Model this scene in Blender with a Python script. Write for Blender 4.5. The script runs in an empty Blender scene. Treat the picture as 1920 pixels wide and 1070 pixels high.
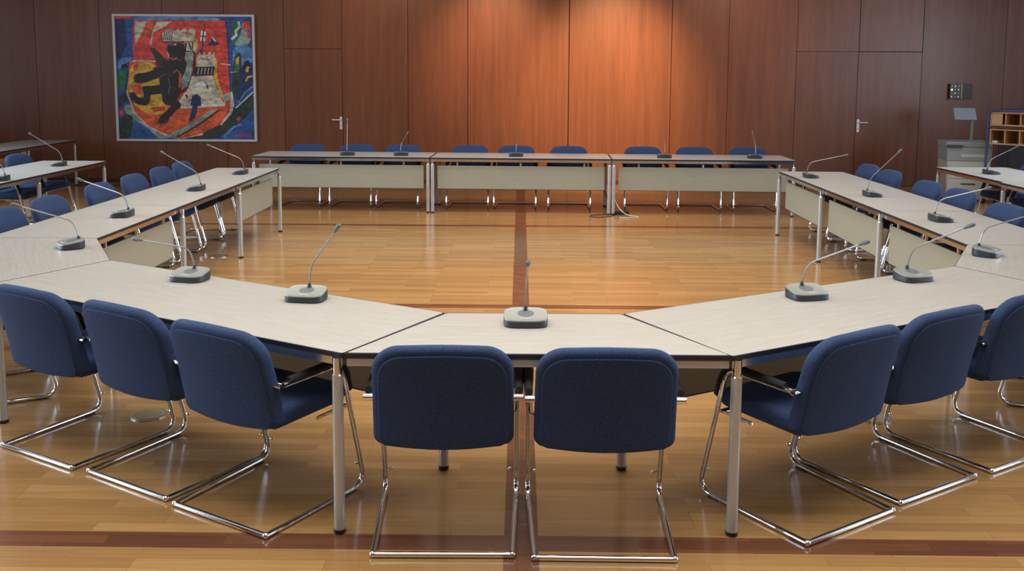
import bpy, bmesh, math, random
from mathutils import Vector, Matrix
from mathutils.geometry import tessellate_polygon
random.seed(4)
PI = math.pi
scn = bpy.context.scene
C = scn.collection

# ------------------------------------------------------------------ materials
def new_mat(name):
    m = bpy.data.materials.new(name); m.use_nodes = True
    nt = m.node_tree; b = nt.nodes['Principled BSDF']
    return m, nt, b

def srgb(r, g, b):
    f = lambda c: (c/255/12.92) if c/255 <= .04045 else ((c/255+.055)/1.055)**2.4
    return (f(r), f(g), f(b), 1)

def simple(name, col, rough=.5, metal=0., noise=0., nscale=20., bump=0., bscale=200., spec=None, coat=0.):
    m, nt, b = new_mat(name)
    b.inputs['Base Color'].default_value = col
    b.inputs['Roughness'].default_value = rough
    b.inputs['Metallic'].default_value = metal
    if spec is not None: b.inputs['Specular IOR Level'].default_value = spec
    if coat: b.inputs['Coat Weight'].default_value = coat
    tc = nt.nodes.new('ShaderNodeTexCoord')
    if noise:
        n = nt.nodes.new('ShaderNodeTexNoise'); n.inputs['Scale'].default_value = nscale; n.inputs['Detail'].default_value = 6
        nt.links.new(tc.outputs['Object'], n.inputs['Vector'])
        mx = nt.nodes.new('ShaderNodeMix'); mx.data_type = 'RGBA'
        mx.inputs[6].default_value = tuple(c*(1-noise) for c in col[:3])+(1,)
        mx.inputs[7].default_value = tuple(min(1, c*(1+noise)) for c in col[:3])+(1,)
        nt.links.new(n.outputs['Fac'], mx.inputs[0]); nt.links.new(mx.outputs[2], b.inputs['Base Color'])
    if bump:
        n2 = nt.nodes.new('ShaderNodeTexNoise'); n2.inputs['Scale'].default_value = bscale; n2.inputs['Detail'].default_value = 3
        nt.links.new(tc.outputs['Object'], n2.inputs['Vector'])
        bp = nt.nodes.new('ShaderNodeBump'); bp.inputs['Strength'].default_value = bump; bp.inputs['Distance'].default_value = .002
        nt.links.new(n2.outputs['Fac'], bp.inputs['Height']); nt.links.new(bp.outputs['Normal'], b.inputs['Normal'])
    return m

CHROME = simple('chrome', (.78, .80, .82, 1), .07, 1.)
RAIL = simple('polished_rail', (.74, .75, .74, 1), .16, 1.)
CHROME2 = simple('satin_metal', (.62, .64, .65, 1), .25, 1.)
ALU = simple('brushed_aluminium', (.46, .46, .44, 1), .34, .45, noise=.08, nscale=60)
BLACKP = simple('black_plastic', (.012, .012, .014, 1), .4)
EDGE = simple('dark_edge_band', (.012, .015, .028, 1), .35)
ARM = simple('armrest_rubber', (.010, .011, .014, 1), .6, spec=.3)
MICDARK = simple('microphone_dark_shell', srgb(40, 46, 50), .45)
MICSIL = simple('microphone_silver_face', srgb(138, 142, 136), .4, .3)
MICGRILL = simple('microphone_grille', srgb(98, 104, 108), .5, .3, bump=.4, bscale=900)
NECK = simple('gooseneck_metal', (.30, .31, .32, 1), .35, .8)
PALE = simple('pale_print', srgb(205, 205, 200), .5)
WHITE = simple('white_enamel', srgb(205, 203, 198), .4)
COPY1 = simple('copier_grey', srgb(140, 145, 142), .5)
COPY2 = simple('copier_pale', srgb(178, 176, 164), .5)
COPY3 = simple('copier_shadow_grey', srgb(60, 64, 64), .5)  # plain dark grey for grips, control strip and sockets
BLUEPAINT = simple('blue_painted_tube', srgb(44, 62, 104), .35)
SHELFWOOD = simple('beech_board', srgb(176, 130, 72), .45, noise=.12, nscale=9)
ORANGE = simple('orange_wood_board', srgb(176, 112, 46), .4, noise=.1, nscale=9)
BRASS = simple('brass_strip', srgb(140, 118, 70), .3, .8)
BOXBLACK = simple('switch_box_black', srgb(22, 16, 14), .3)
KNOB = simple('knob_metal', srgb(200, 196, 180), .3, .7)
STEELH = simple('handle_steel', (.80, .79, .76, 1), .3, .25)
DISC = simple('floor_disc_metal', srgb(150, 138, 110), .35, .6)
PLASTER = simple('ceiling_plaster', srgb(205, 198, 186), .9)
CABLEW = simple('cable_white', srgb(190, 185, 175), .5)

def fabric():
    m, nt, b = new_mat('blue_wool_fabric')
    tc = nt.nodes.new('ShaderNodeTexCoord')
    n = nt.nodes.new('ShaderNodeTexNoise'); n.inputs['Scale'].default_value = 260; n.inputs['Detail'].default_value = 4
    nt.links.new(tc.outputs['Object'], n.inputs['Vector'])
    cr = nt.nodes.new('ShaderNodeValToRGB')
    cr.color_ramp.elements[0].color = srgb(31, 44, 75); cr.color_ramp.elements[0].position = .3
    cr.color_ramp.elements[1].color = srgb(54, 72, 107); cr.color_ramp.elements[1].position = .7
    nt.links.new(n.outputs['Fac'], cr.inputs[0]); nt.links.new(cr.outputs[0], b.inputs['Base Color'])
    b.inputs['Roughness'].default_value = .9
    b.inputs['Sheen Weight'].default_value = .12; b.inputs['Sheen Roughness'].default_value = .45
    b.inputs['Sheen Tint'].default_value = srgb(130, 155, 195)
    b.inputs['Specular IOR Level'].default_value = .2
    bp = nt.nodes.new('ShaderNodeBump'); bp.inputs['Strength'].default_value = .35; bp.inputs['Distance'].default_value = .002
    nt.links.new(n.outputs['Fac'], bp.inputs['Height']); nt.links.new(bp.outputs['Normal'], b.inputs['Normal'])
    return m
FABRIC = fabric()

def laminate(name, c0, c1, rough=.32):
    m, nt, b = new_mat(name)
    tc = nt.nodes.new('ShaderNodeTexCoord')
    mp = nt.nodes.new('ShaderNodeMapping'); mp.inputs['Scale'].default_value = (4, 60, 60)
    nt.links.new(tc.outputs['Object'], mp.inputs['Vector'])
    n = nt.nodes.new('ShaderNodeTexNoise'); n.inputs['Scale'].default_value = 1.5; n.inputs['Detail'].default_value = 6
    nt.links.new(mp.outputs[0], n.inputs['Vector'])
    n2 = nt.nodes.new('ShaderNodeTexNoise'); n2.inputs['Scale'].default_value = 240
    nt.links.new(tc.outputs['Object'], n2.inputs['Vector'])
    ad = nt.nodes.new('ShaderNodeMath'); ad.operation = 'ADD'; nt.links.new(n.outputs['Fac'], ad.inputs[0]); nt.links.new(n2.outputs['Fac'], ad.inputs[1])
    ml = nt.nodes.new('ShaderNodeMath'); ml.operation = 'MULTIPLY'; ml.inputs[1].default_value = .5; nt.links.new(ad.outputs[0], ml.inputs[0])
    cr = nt.nodes.new('ShaderNodeValToRGB')
    cr.color_ramp.elements[0].color = c0; cr.color_ramp.elements[0].position = .3
    cr.color_ramp.elements[1].color = c1; cr.color_ramp.elements[1].position = .7
    nt.links.new(ml.outputs[0], cr.inputs[0]); nt.links.new(cr.outputs[0], b.inputs['Base Color'])
    b.inputs['Roughness'].default_value = rough
    return m
LAM = laminate('pale_grey_laminate', srgb(160, 158, 152), srgb(182, 180, 173), .24)
PANEL = laminate('greige_panel_laminate', srgb(144, 142, 126), srgb(162, 160, 142), .5)

def parquet():
    m, nt, b = new_mat('honey_parquet')
    L = nt.links
    tc = nt.nodes.new('ShaderNodeTexCoord'); sx = nt.nodes.new('ShaderNodeSeparateXYZ'); L.new(tc.outputs['Object'], sx.inputs[0])
    def M(op, a, b_=None, c=None):
        n = nt.nodes.new('ShaderNodeMath'); n.operation = op
        for i, v in enumerate((a, b_, c)):
            if v is None: continue
            if isinstance(v, (int, float)): n.inputs[i].default_value = v
            else: L.new(v, n.inputs[i])
        return n.outputs[0]
    X, Y = sx.outputs[0], sx.outputs[1]
    u = M('SUBTRACT', X, M('MULTIPLY', Y, .0135)); v = M('ADD', Y, M('MULTIPLY', X, .0105))
    cv = nt.nodes.new('ShaderNodeCombineXYZ'); L.new(u, cv.inputs[0]); L.new(v, cv.inputs[1])
    br = nt.nodes.new('ShaderNodeTexBrick'); L.new(cv.outputs[0], br.inputs['Vector'])
    br.inputs['Scale'].default_value = 1; br.inputs['Brick Width'].default_value = .72; br.inputs['Row Height'].default_value = .068
    br.inputs['Mortar Size'].default_value = .0009; br.inputs['Mortar Smooth'].default_value = .3; br.offset = .37; br.offset_frequency = 3
    br.inputs['Color1'].default_value = srgb(140, 105, 64); br.inputs['Color2'].default_value = srgb(160, 124, 80)
    br.inputs['Mortar'].default_value = srgb(120, 82, 42); br.inputs['Bias'].default_value = 0
    mp = nt.nodes.new('ShaderNodeMapping'); mp.inputs['Scale'].default_value = (3, 70, 1); L.new(cv.outputs[0], mp.inputs['Vector'])
    n = nt.nodes.new('ShaderNodeTexNoise'); n.inputs['Scale'].default_value = 1; n.inputs['Detail'].default_value = 8; L.new(mp.outputs[0], n.inputs['Vector'])
    ramp = nt.nodes.new('ShaderNodeMapRange'); ramp.inputs['From Min'].default_value = .25; ramp.inputs['From Max'].default_value = .75
    ramp.inputs['To Min'].default_value = .86; ramp.inputs['To Max'].default_value = 1.10; L.new(n.outputs['Fac'], ramp.inputs['Value'])
    mul = nt.nodes.new('ShaderNodeVectorMath'); mul.operation = 'SCALE'; L.new(br.outputs['Color'], mul.inputs[0]); L.new(ramp.outputs[0], mul.inputs['Scale'])
    # dark inlay stripes
    def band(s, lo, hi):
        a = M('GREATER_THAN', s, lo); c = M('LESS_THAN', s, hi); return M('MULTIPLY', a, c)
    mask = band(u, -.052, .083)
    for lo, hi in ((-.42, -.30), (3.345, 3.465), (7.05, 7.17), (10.99, 11.11), (14.74, 14.86)):
        mask = M('MAXIMUM', mask, band(v, lo, hi))
    for lo in (-7.6, 7.6): mask = M('MAXIMUM', mask, band(u, lo-.06, lo+.06))
    n3 = nt.nodes.new('ShaderNodeTexBrick'); L.new(cv.outputs[0], n3.inputs['Vector'])
    n3.inputs['Scale'].default_value = 1; n3.inputs['Brick Width'].default_value = .46; n3.inputs['Row Height'].default_value = .0625
    n3.inputs['Mortar Size'].default_value = .0006
    n3.inputs['Color1'].default_value = srgb(86, 56, 40); n3.inputs['Color2'].default_value = srgb(108, 68, 47); n3.inputs['Mortar'].default_value = srgb(70, 38, 22)
    mul2 = nt.nodes.new('ShaderNodeVectorMath'); mul2.operation = 'SCALE'; L.new(n3.outputs['Color'], mul2.inputs[0]); L.new(ramp.outputs[0], mul2.inputs['Scale'])
    mx = nt.nodes.new('ShaderNodeMix'); mx.data_type = 'RGBA'; L.new(mask, mx.inputs[0]); L.new(mul.outputs[0], mx.inputs[6]); L.new(mul2.outputs[0], mx.inputs[7])
    L.new(mx.outputs[2], b.inputs['Base Color'])
    nr = nt.nodes.new('ShaderNodeTexNoise'); nr.inputs['Scale'].default_value = 3; nr.inputs['Detail'].default_value = 5; L.new(cv.outputs[0], nr.inputs['Vector'])
    mr = nt.nodes.new('ShaderNodeMapRange'); mr.inputs['To Min'].default_value = .12; mr.inputs['To Max'].default_value = .22; L.new(nr.outputs['Fac'], mr.inputs['Value'])
    L.new(mr.outputs[0], b.inputs['Roughness'])
    return m
PARQUET = parquet()

def veneer():
    m, nt, b = new_mat('reddish_wood_veneer'); L = nt.links
    tc = nt.nodes.new('ShaderNodeTexCoord')
    at = nt.nodes.new('ShaderNodeAttribute'); at.attribute_name = 'tone'
    off = nt.nodes.new('ShaderNodeVectorMath'); off.operation = 'MULTIPLY_ADD'; off.inputs[1].default_value = (37, 0, 11)
    L.new(at.outputs['Color'], off.inputs[0]); L.new(tc.outputs['Object'], off.inputs[2])
    mp = nt.nodes.new('ShaderNodeMapping'); mp.inputs['Scale'].default_value = (14, 14, .7); L.new(off.outputs[0], mp.inputs['Vector'])
    n = nt.nodes.new('ShaderNodeTexNoise'); n.inputs['Scale'].default_value = 1; n.inputs['Detail'].default_value = 9; n.inputs['Roughness'].default_value = .62
    L.new(mp.outputs[0], n.inputs['Vector'])
    mp2 = nt.nodes.new('ShaderNodeMapping'); mp2.inputs['Scale'].default_value = (110, 110, 4); L.new(off.outputs[0], mp2.inputs['Vector'])
    n2 = nt.nodes.new('ShaderNodeTexNoise'); n2.inputs['Scale'].default_value = 1; n2.inputs['Detail'].default_value = 4; L.new(mp2.outputs[0], n2.inputs['Vector'])
    mxf = nt.nodes.new('ShaderNodeMix'); mxf.inputs[0].default_value = .35; L.new(n.outputs['Fac'], mxf.inputs[2]); L.new(n2.outputs['Fac'], mxf.inputs[3])
    cr = nt.nodes.new('ShaderNodeValToRGB')
    cr.color_ramp.elements[0].color = srgb(88, 50, 34); cr.color_ramp.elements[0].position = .18
    cr.color_ramp.elements[1].color = srgb(140, 87, 56); cr.color_ramp.elements[1].position = .85
    L.new(mxf.outputs[0], cr.inputs[0])
    sep = nt.nodes.new('ShaderNodeSeparateColor'); L.new(at.outputs['Color'], sep.inputs[0])
    mr = nt.nodes.new('ShaderNodeMapRange'); mr.inputs['To Min'].default_value = .86; mr.inputs['To Max'].default_value = 1.14; L.new(sep.outputs[0], mr.inputs['Value'])
    sc = nt.nodes.new('ShaderNodeVectorMath'); sc.operation = 'SCALE'; L.new(cr.outputs[0], sc.inputs[0]); L.new(mr.outputs[0], sc.inputs['Scale'])
    L.new(sc.outputs[0], b.inputs['Base Color'])
    b.inputs['Roughness'].default_value = .34
    return m
VENEER = veneer()
GAP = simple('panel_gap_dark', srgb(28, 12, 9), .8)

def glass():
    m, nt, b = new_mat('window_glass')
    nt.nodes.remove(b); o = nt.nodes['Material Output']
    t = nt.nodes.new('ShaderNodeBsdfTransparent'); g = nt.nodes.new('ShaderNodeBsdfGlossy'); g.inputs['Roughness'].default_value = .02
    mx = nt.nodes.new('ShaderNodeMixShader'); mx.inputs[0].default_value = .07
    nt.links.new(t.outputs[0], mx.inputs[1]); nt.links.new(g.outputs[0], mx.inputs[2]); nt.links.new(mx.outputs[0], o.inputs[0])
    return m
GLASS = glass()

# ------------------------------------------------------------------ mesh helpers
def obj(name, bm, mat, parent=None, smooth=False, loc=None, rz=0):
    me = bpy.data.meshes.new(name)
    if name != 'canvas': bmesh.ops.recalc_face_normals(bm, faces=bm.faces[:])
    bm.to_mesh(me); bm.free()
    for m in (mat if isinstance(mat, (list, tuple)) else [mat]): me.materials.append(m)
    if smooth:
        for p in me.polygons: p.use_smooth = True
        try: me.set_sharp_from_angle(angle=math.radians(38))
        except Exception: pass
    o = bpy.data.objects.new(name, me); C.objects.link(o)
    if parent: o.parent = parent
    if loc: o.location = loc
    if rz: o.rotation_euler = (0, 0, rz)
    return o

def box(bm, x0, x1, y0, y1, z0, z1, bevel=0, M=None):
    vs = [bm.verts.new((x, y, z)) for x in (x0, x1) for y in (y0, y1) for z in (z0, z1)]
    f = [(0, 1, 3, 2), (4, 6, 7, 5), (0, 4, 5, 1), (2, 3, 7, 6), (0, 2, 6, 4), (1, 5, 7, 3)]
    fs = [bm.faces.new([vs[i] for i in q]) for q in f]
    if M is not None: bmesh.ops.transform(bm, matrix=M, verts=vs)
    if bevel:
        es = list({e for q in fs for e in q.edges})
        bmesh.ops.bevel(bm, geom=es, offset=bevel, segments=2, affect='EDGES', profile=.6)

def fillet(pts, r, seg=7):
    out = [Vector(pts[0])]
    rr = r if isinstance(r, (list, tuple)) else [r]*len(pts)
    for i in range(1, len(pts)-1):
        p, a, c = Vector(pts[i]), Vector(pts[i-1]), Vector(pts[i+1])
        d1, d2 = (a-p), (c-p); k = min(rr[i], d1.length*.49, d2.length*.49)
        if k < 1e-4: out.append(p); continue
        s, e = p+d1.normalized()*k, p+d2.normalized()*k
        for j in range(seg+1):
            t = j/seg; out.append(s*(1-t)**2+p*2*t*(1-t)+e*t*t)
    out.append(Vector(pts[-1])); return out

def tube(bm, pts, r, n=12, caps=True):
    pts = [Vector(p) for p in pts]
    rad = r if isinstance(r, (list, tuple)) else [r]*len(pts)
    prev = None; rings = []
    for i, p in enumerate(pts):
        if i == 0: t = pts[1]-p
        elif i == len(pts)-1: t = p-pts[i-1]
        else: t = (pts[i+1]-p).normalized()+(p-pts[i-1]).normalized()
        t.normalize()
        if prev is None:
            a = Vector((0, 0, 1)) if abs(t.z) < .9 else Vector((1, 0, 0)); nx = t.cross(a).normalized()
        else:
            nx = (prev-t*prev.dot(t)).normalized()
        prev = nx; ny = t.cross(nx)
        rings.append([bm.verts.new(p+(nx*math.cos(2*PI*k/n)+ny*math.sin(2*PI*k/n))*rad[i]) for k in range(n)])
    for a, b in zip(rings, rings[1:]):
        for k in range(n): bm.faces.new((a[k], a[(k+1) % n], b[(k+1) % n], b[k]))
    if caps:
        bm.faces.new(rings[0][::-1]); bm.faces.new(rings[-1])

def ball(bm, c, r, n=10):
    bmesh.ops.create_uvsphere(bm, u_segments=n, v_segments=n, radius=r, matrix=Matrix.Translation(c))

def prism(bm, pts, z0, z1, bevel=0):
    lo = [bm.verts.new((p[0], p[1], z0)) for p in pts]; hi = [bm.verts.new((p[0], p[1], z1)) for p in pts]
    n = len(pts); fs = [bm.faces.new(lo[::-1]), bm.faces.new(hi)]
    for i in range(n): fs.append(bm.faces.new((lo[i], lo[(i+1) % n], hi[(i+1) % n], hi[i])))
    if bevel:
        bmesh.ops.bevel(bm, geom=list(fs[1].edges), offset=bevel, segments=2, affect='EDGES')

def ring(bm, outer, inner, z0, z1):
    n = len(outer); V = [[bm.verts.new((p[0], p[1], z)) for p in q] for q in (outer, inner) for z in (z0, z1)]
    o0, o1, i0, i1 = V
    for k in range(n):
        j = (k+1) % n
        bm.faces.new((o0[k], o0[j], o1[j], o1[k])); bm.faces.new((i0[k], i1[k], i1[j], i0[j]))
        bm.faces.new((o1[k], o1[j], i1[j], i1[k])); bm.faces.new((o0[k], i0[k], i0[j], o0[j]))

def inset(pts, d):
    """inset a convex CCW polygon; d a number or one per edge"""
    n = len(pts); dd = d if isinstance(d, (list, tuple)) else [d]*n; L = []
    for i in range(n):
        a, b = Vector(pts[i]), Vector(pts[(i+1) % n]); t = (b-a).normalized(); nn = Vector((-t.y, t.x)); L.append((a+nn*dd[i], t))
    out = []
    for i in range(n):
        (p, r), (q, s) = L[i-1], L[i]
        k = (q-p).cross(s)/r.cross(s); out.append(p+r*k)
    return out

def round_poly(pts, r, seg=4):
    n = len(pts); out = []
    for i in range(n):
        p, a, c = Vector(pts[i]), Vector(pts[i-1]), Vector(pts[(i+1) % n])
        s, e = p+(a-p).normalized()*r, p+(c-p).normalized()*r
        for j in range(seg+1):
            t = j/seg; out.append(s*(1-t)**2+p*2*t*(1-t)+e*t*t)
    return out

def thing(name, label, cat, loc=(0, 0, 0), rz=0, group=None):
    o = bpy.data.objects.new(name, None); C.objects.link(o); o.empty_display_size = .1
    o.location = loc; o.rotation_euler = (0, 0, rz); o['label'] = label; o['category'] = cat
    if group: o['group'] = group
    return o

def tag(o, label, cat, group=None):
    o['label'] = label; o['category'] = cat
    if group: o['group'] = group
    return o

def struct(o): o['kind'] = 'structure'; return o

def dup(root, loc, rz, label, group=None):
    r = root.copy(); C.objects.link(r); r.location = loc; r.rotation_euler = (0, 0, rz); r['label'] = label
    if group: r['group'] = group
    for ch in list(root.children):
        c = ch.copy(); C.objects.link(c); c.parent = r
        for g in list(ch.children):
            d = g.copy(); C.objects.link(d); d.parent = c
    return r

# ------------------------------------------------------------------ camera (solved from the photograph)
CAMH, PITCH, ROLL, F = 1.81475, .10937, .005327, 1717.46
fw = Vector((0, math.cos(PITCH), -math.sin(PITCH))); rt0 = Vector((1, 0, 0)); up0 = rt0.cross(fw)
rt = rt0*math.cos(ROLL)+up0*math.sin(ROLL); up = up0*math.cos(ROLL)-rt0*math.sin(ROLL)
cam = bpy.data.cameras.new('camera'); co = bpy.data.objects.new('camera', cam); C.objects.link(co)
co.matrix_world = Matrix(((rt.x, up.x, -fw.x, 0), (rt.y, up.y, -fw.y, 0), (rt.z, up.z, -fw.z, CAMH), (0, 0, 0, 1)))
cam.sensor_width = 36; cam.lens = F/1920*36; cam.shift_x = (960-951.34)/1920; cam.shift_y = -(535-331.47)/1920
cam.clip_start = .05; cam.clip_end = 200
scn.camera = co

# ------------------------------------------------------------------ room
XL, XR, YF, YB, ZC = -9.6, 9.6, -4.0, 15.4, 4.4
bm = bmesh.new(); box(bm, XL-.2, XR+.2, YF-.2, YB+.2, -.1, 0); struct(obj('floor', bm, PARQUET))
bm = bmesh.new(); box(bm, XL-.2, XR+.2, YF-.2, YB+.2, ZC, ZC+.1); struct(obj('ceiling', bm, PLASTER))

def tone_bm(bm, fs, val):
    lay = bm.loops.layers.float_color.get('tone') or bm.loops.layers.float_color.new('tone')
    for f in fs:
        for l in f.loops: l[lay] = (val, random.random() if False else val*.73 % 1, (val*5.1) % 1, 1)

def panel_box(bm, x0, x1, z0, z1, y0=YB, d=.02, tone=None, g=.0025):
    n0 = len(bm.faces); box(bm, x0+g, x1-g, y0, y0+d, z0+g, z1-g); bm.faces.ensure_lookup_table()
    tone_bm(bm, bm.faces[n0:], random.random() if tone is None else tone)

# back wall: backing and veneer panels; doors are their own objects in the openings
bm = bmesh.new(); box(bm, XL-.2, XR+.2, YB+.021, YB+.2, 0, ZC)
bw = struct(obj('wall_back', bm, GAP))
seams = [XL, -8.9, -7.87, -6.80, -5.75, -4.72, -3.735, -2.768, -1.67, -.672, 1.016, 2.725, 3.675, 4.81, 5.842, 6.905, 8.28, XR]
bm = bmesh.new(); bm.loops.layers.float_color.new('tone')
tones = {-4.72: .55, -2.768: .62, -1.67: .35, -.672: .6, 1.016: .75, 2.725: .45, 3.675: .6, 6.905: .3}
for a, b in zip(seams, seams[1:]):
    t = tones.get(a)
    z0 = 2.25 if (a == -3.735 or a in (4.81, 5.842)) else 0
    gg = .008 if a in (-.672, 1.016, 5.842) else .0038
    panel_box(bm, a, b, z0, ZC, tone=t, g=gg)
p = obj('veneer_panels', bm, VENEER, bw)
bm = bmesh.new(); box(bm, 6.91, 9.6, YB-.012, YB-.001, 0, .07); box(bm, -9.6, -3.74, YB-.012, YB-.001, 0, .07); box(bm, -2.76, 4.8, YB-.012, YB-.001, 0, .07)
struct(obj('baseboard_back', bm, simple('baseboard_wood', srgb(80, 42, 28), .45)))
# plain strip joints of wider panels seen as narrow pale double lines
bm = bmesh.new(); box(bm, 2.655, 2.672, YB-.004, YB-.0005, .1, ZC); struct(obj('trim_1', bm, simple('strip_wood', srgb(120, 60, 38), .4)))
bm = bmesh.new(); box(bm, -.64, -.625, YB-.004, YB-.0005, .1, ZC); struct(obj('trim_2', bm, bpy.data.materials['strip_wood']))

def handle(parent, x, sgn):
    bm = bmesh.new(); pts = []
    for k in range(24):
        a = 2*PI*k/24; pts.append((x+.022*math.cos(a), (.11-.022)*(1 if math.sin(a) > 0 else -1)+.022*math.sin(a)+1.02))
    lo = [bm.verts.new((p[0], YB-.008, p[1])) for p in pts]; hi = [bm.verts.new((p[0], YB, p[1])) for p in pts]
    bm.faces.new(lo); bm.faces.new(hi[::-1])
    for i in range(24): bm.faces.new((lo[i], hi[i], hi[(i+1) % 24], lo[(i+1) % 24]))
    tube(bm, fillet([(x, YB, 1.075), (x, YB-.055, 1.075), (x+sgn*.145, YB-.055, 1.075)], .02), .011, 10)
    h = obj('door_handle', bm, STEELH, parent, True)
    bm = bmesh.new(); tube(bm, [(x, YB-.011, .97), (x, YB-.006, .97)], .008, 10); obj('keyhole', bm, BLACKP, h)
for i, (a, b, hx, sg, tn) in enumerate([(-3.735, -2.768, -2.80, -1, .3), (4.81, 5.842, None, 1, .5), (5.842, 6.905, 5.885, 1, .55)]):
    bm = bmesh.new(); bm.loops.layers.float_color.new('tone'); panel_box(bm, a, b, .005, 2.25, tone=tn, g=.004)
    d = struct(obj('door_%d' % (i+1), bm, VENEER))
    if hx: handle(d, hx, sg)

# side and front walls with tall windows (outside the frame; they let the daylight in)
def side_wall(name, x, w0):
    x0, x1 = (x-.2, x) if x < 0 else (x, x+.2)
    wins = [(-2.6, -.2), (1.2, 3.6), (5.0, 7.4), (8.6, 11.0), (12.0, 14.2)]
    zs, zt = .9, 3.5
    bm = bmesh.new(); bm.loops.layers.float_color.new('tone')
    box(bm, x0, x1, YF, YB+.02, 0, zs); box(bm, x0, x1, YF, YB+.02, zt, ZC)
    y = YF
    for a, b in wins+[(YB+.02, 0)]:
        box(bm, x0, x1, y, a, zs, zt); y = b
    tone_bm(bm, bm.faces, .4)
    struct(obj(name, bm, VENEER))
    for i, (a, b) in enumerate(wins):
        fr = bmesh.new(); t = .06
        box(fr, x0+.06, x1-.06, a, a+t, zs, zt); box(fr, x0+.06, x1-.06, b-t, b, zs, zt)
        box(fr, x0+.06, x1-.06, a+t, b-t, zs, zs+t); box(fr, x0+.06, x1-.06, a+t, b-t, zt-t, zt)
        box(fr, x0+.07, x1-.07, (a+b)/2-.03, (a+b)/2+.03, zs+t, zt-t)
        w = struct(obj('window_%d' % (w0+i), fr, WHITE))
        gl = bmesh.new(); box(gl, (x0+x1)/2-.004, (x0+x1)/2+.004, a+t, b-t, zs+t, zt-t); obj('pane', gl, GLASS, w)
side_wall('wall_left', XL, 1); side_wall('wall_right', XR, 6)
bm = bmesh.new(); bm.loops.layers.float_color.new('tone'); box(bm, XL-.2, XR+.2, YF-.2, YF, 0, ZC); tone_bm(bm, bm.faces, .4)
struct(obj('wall_front', bm, VENEER))

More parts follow.
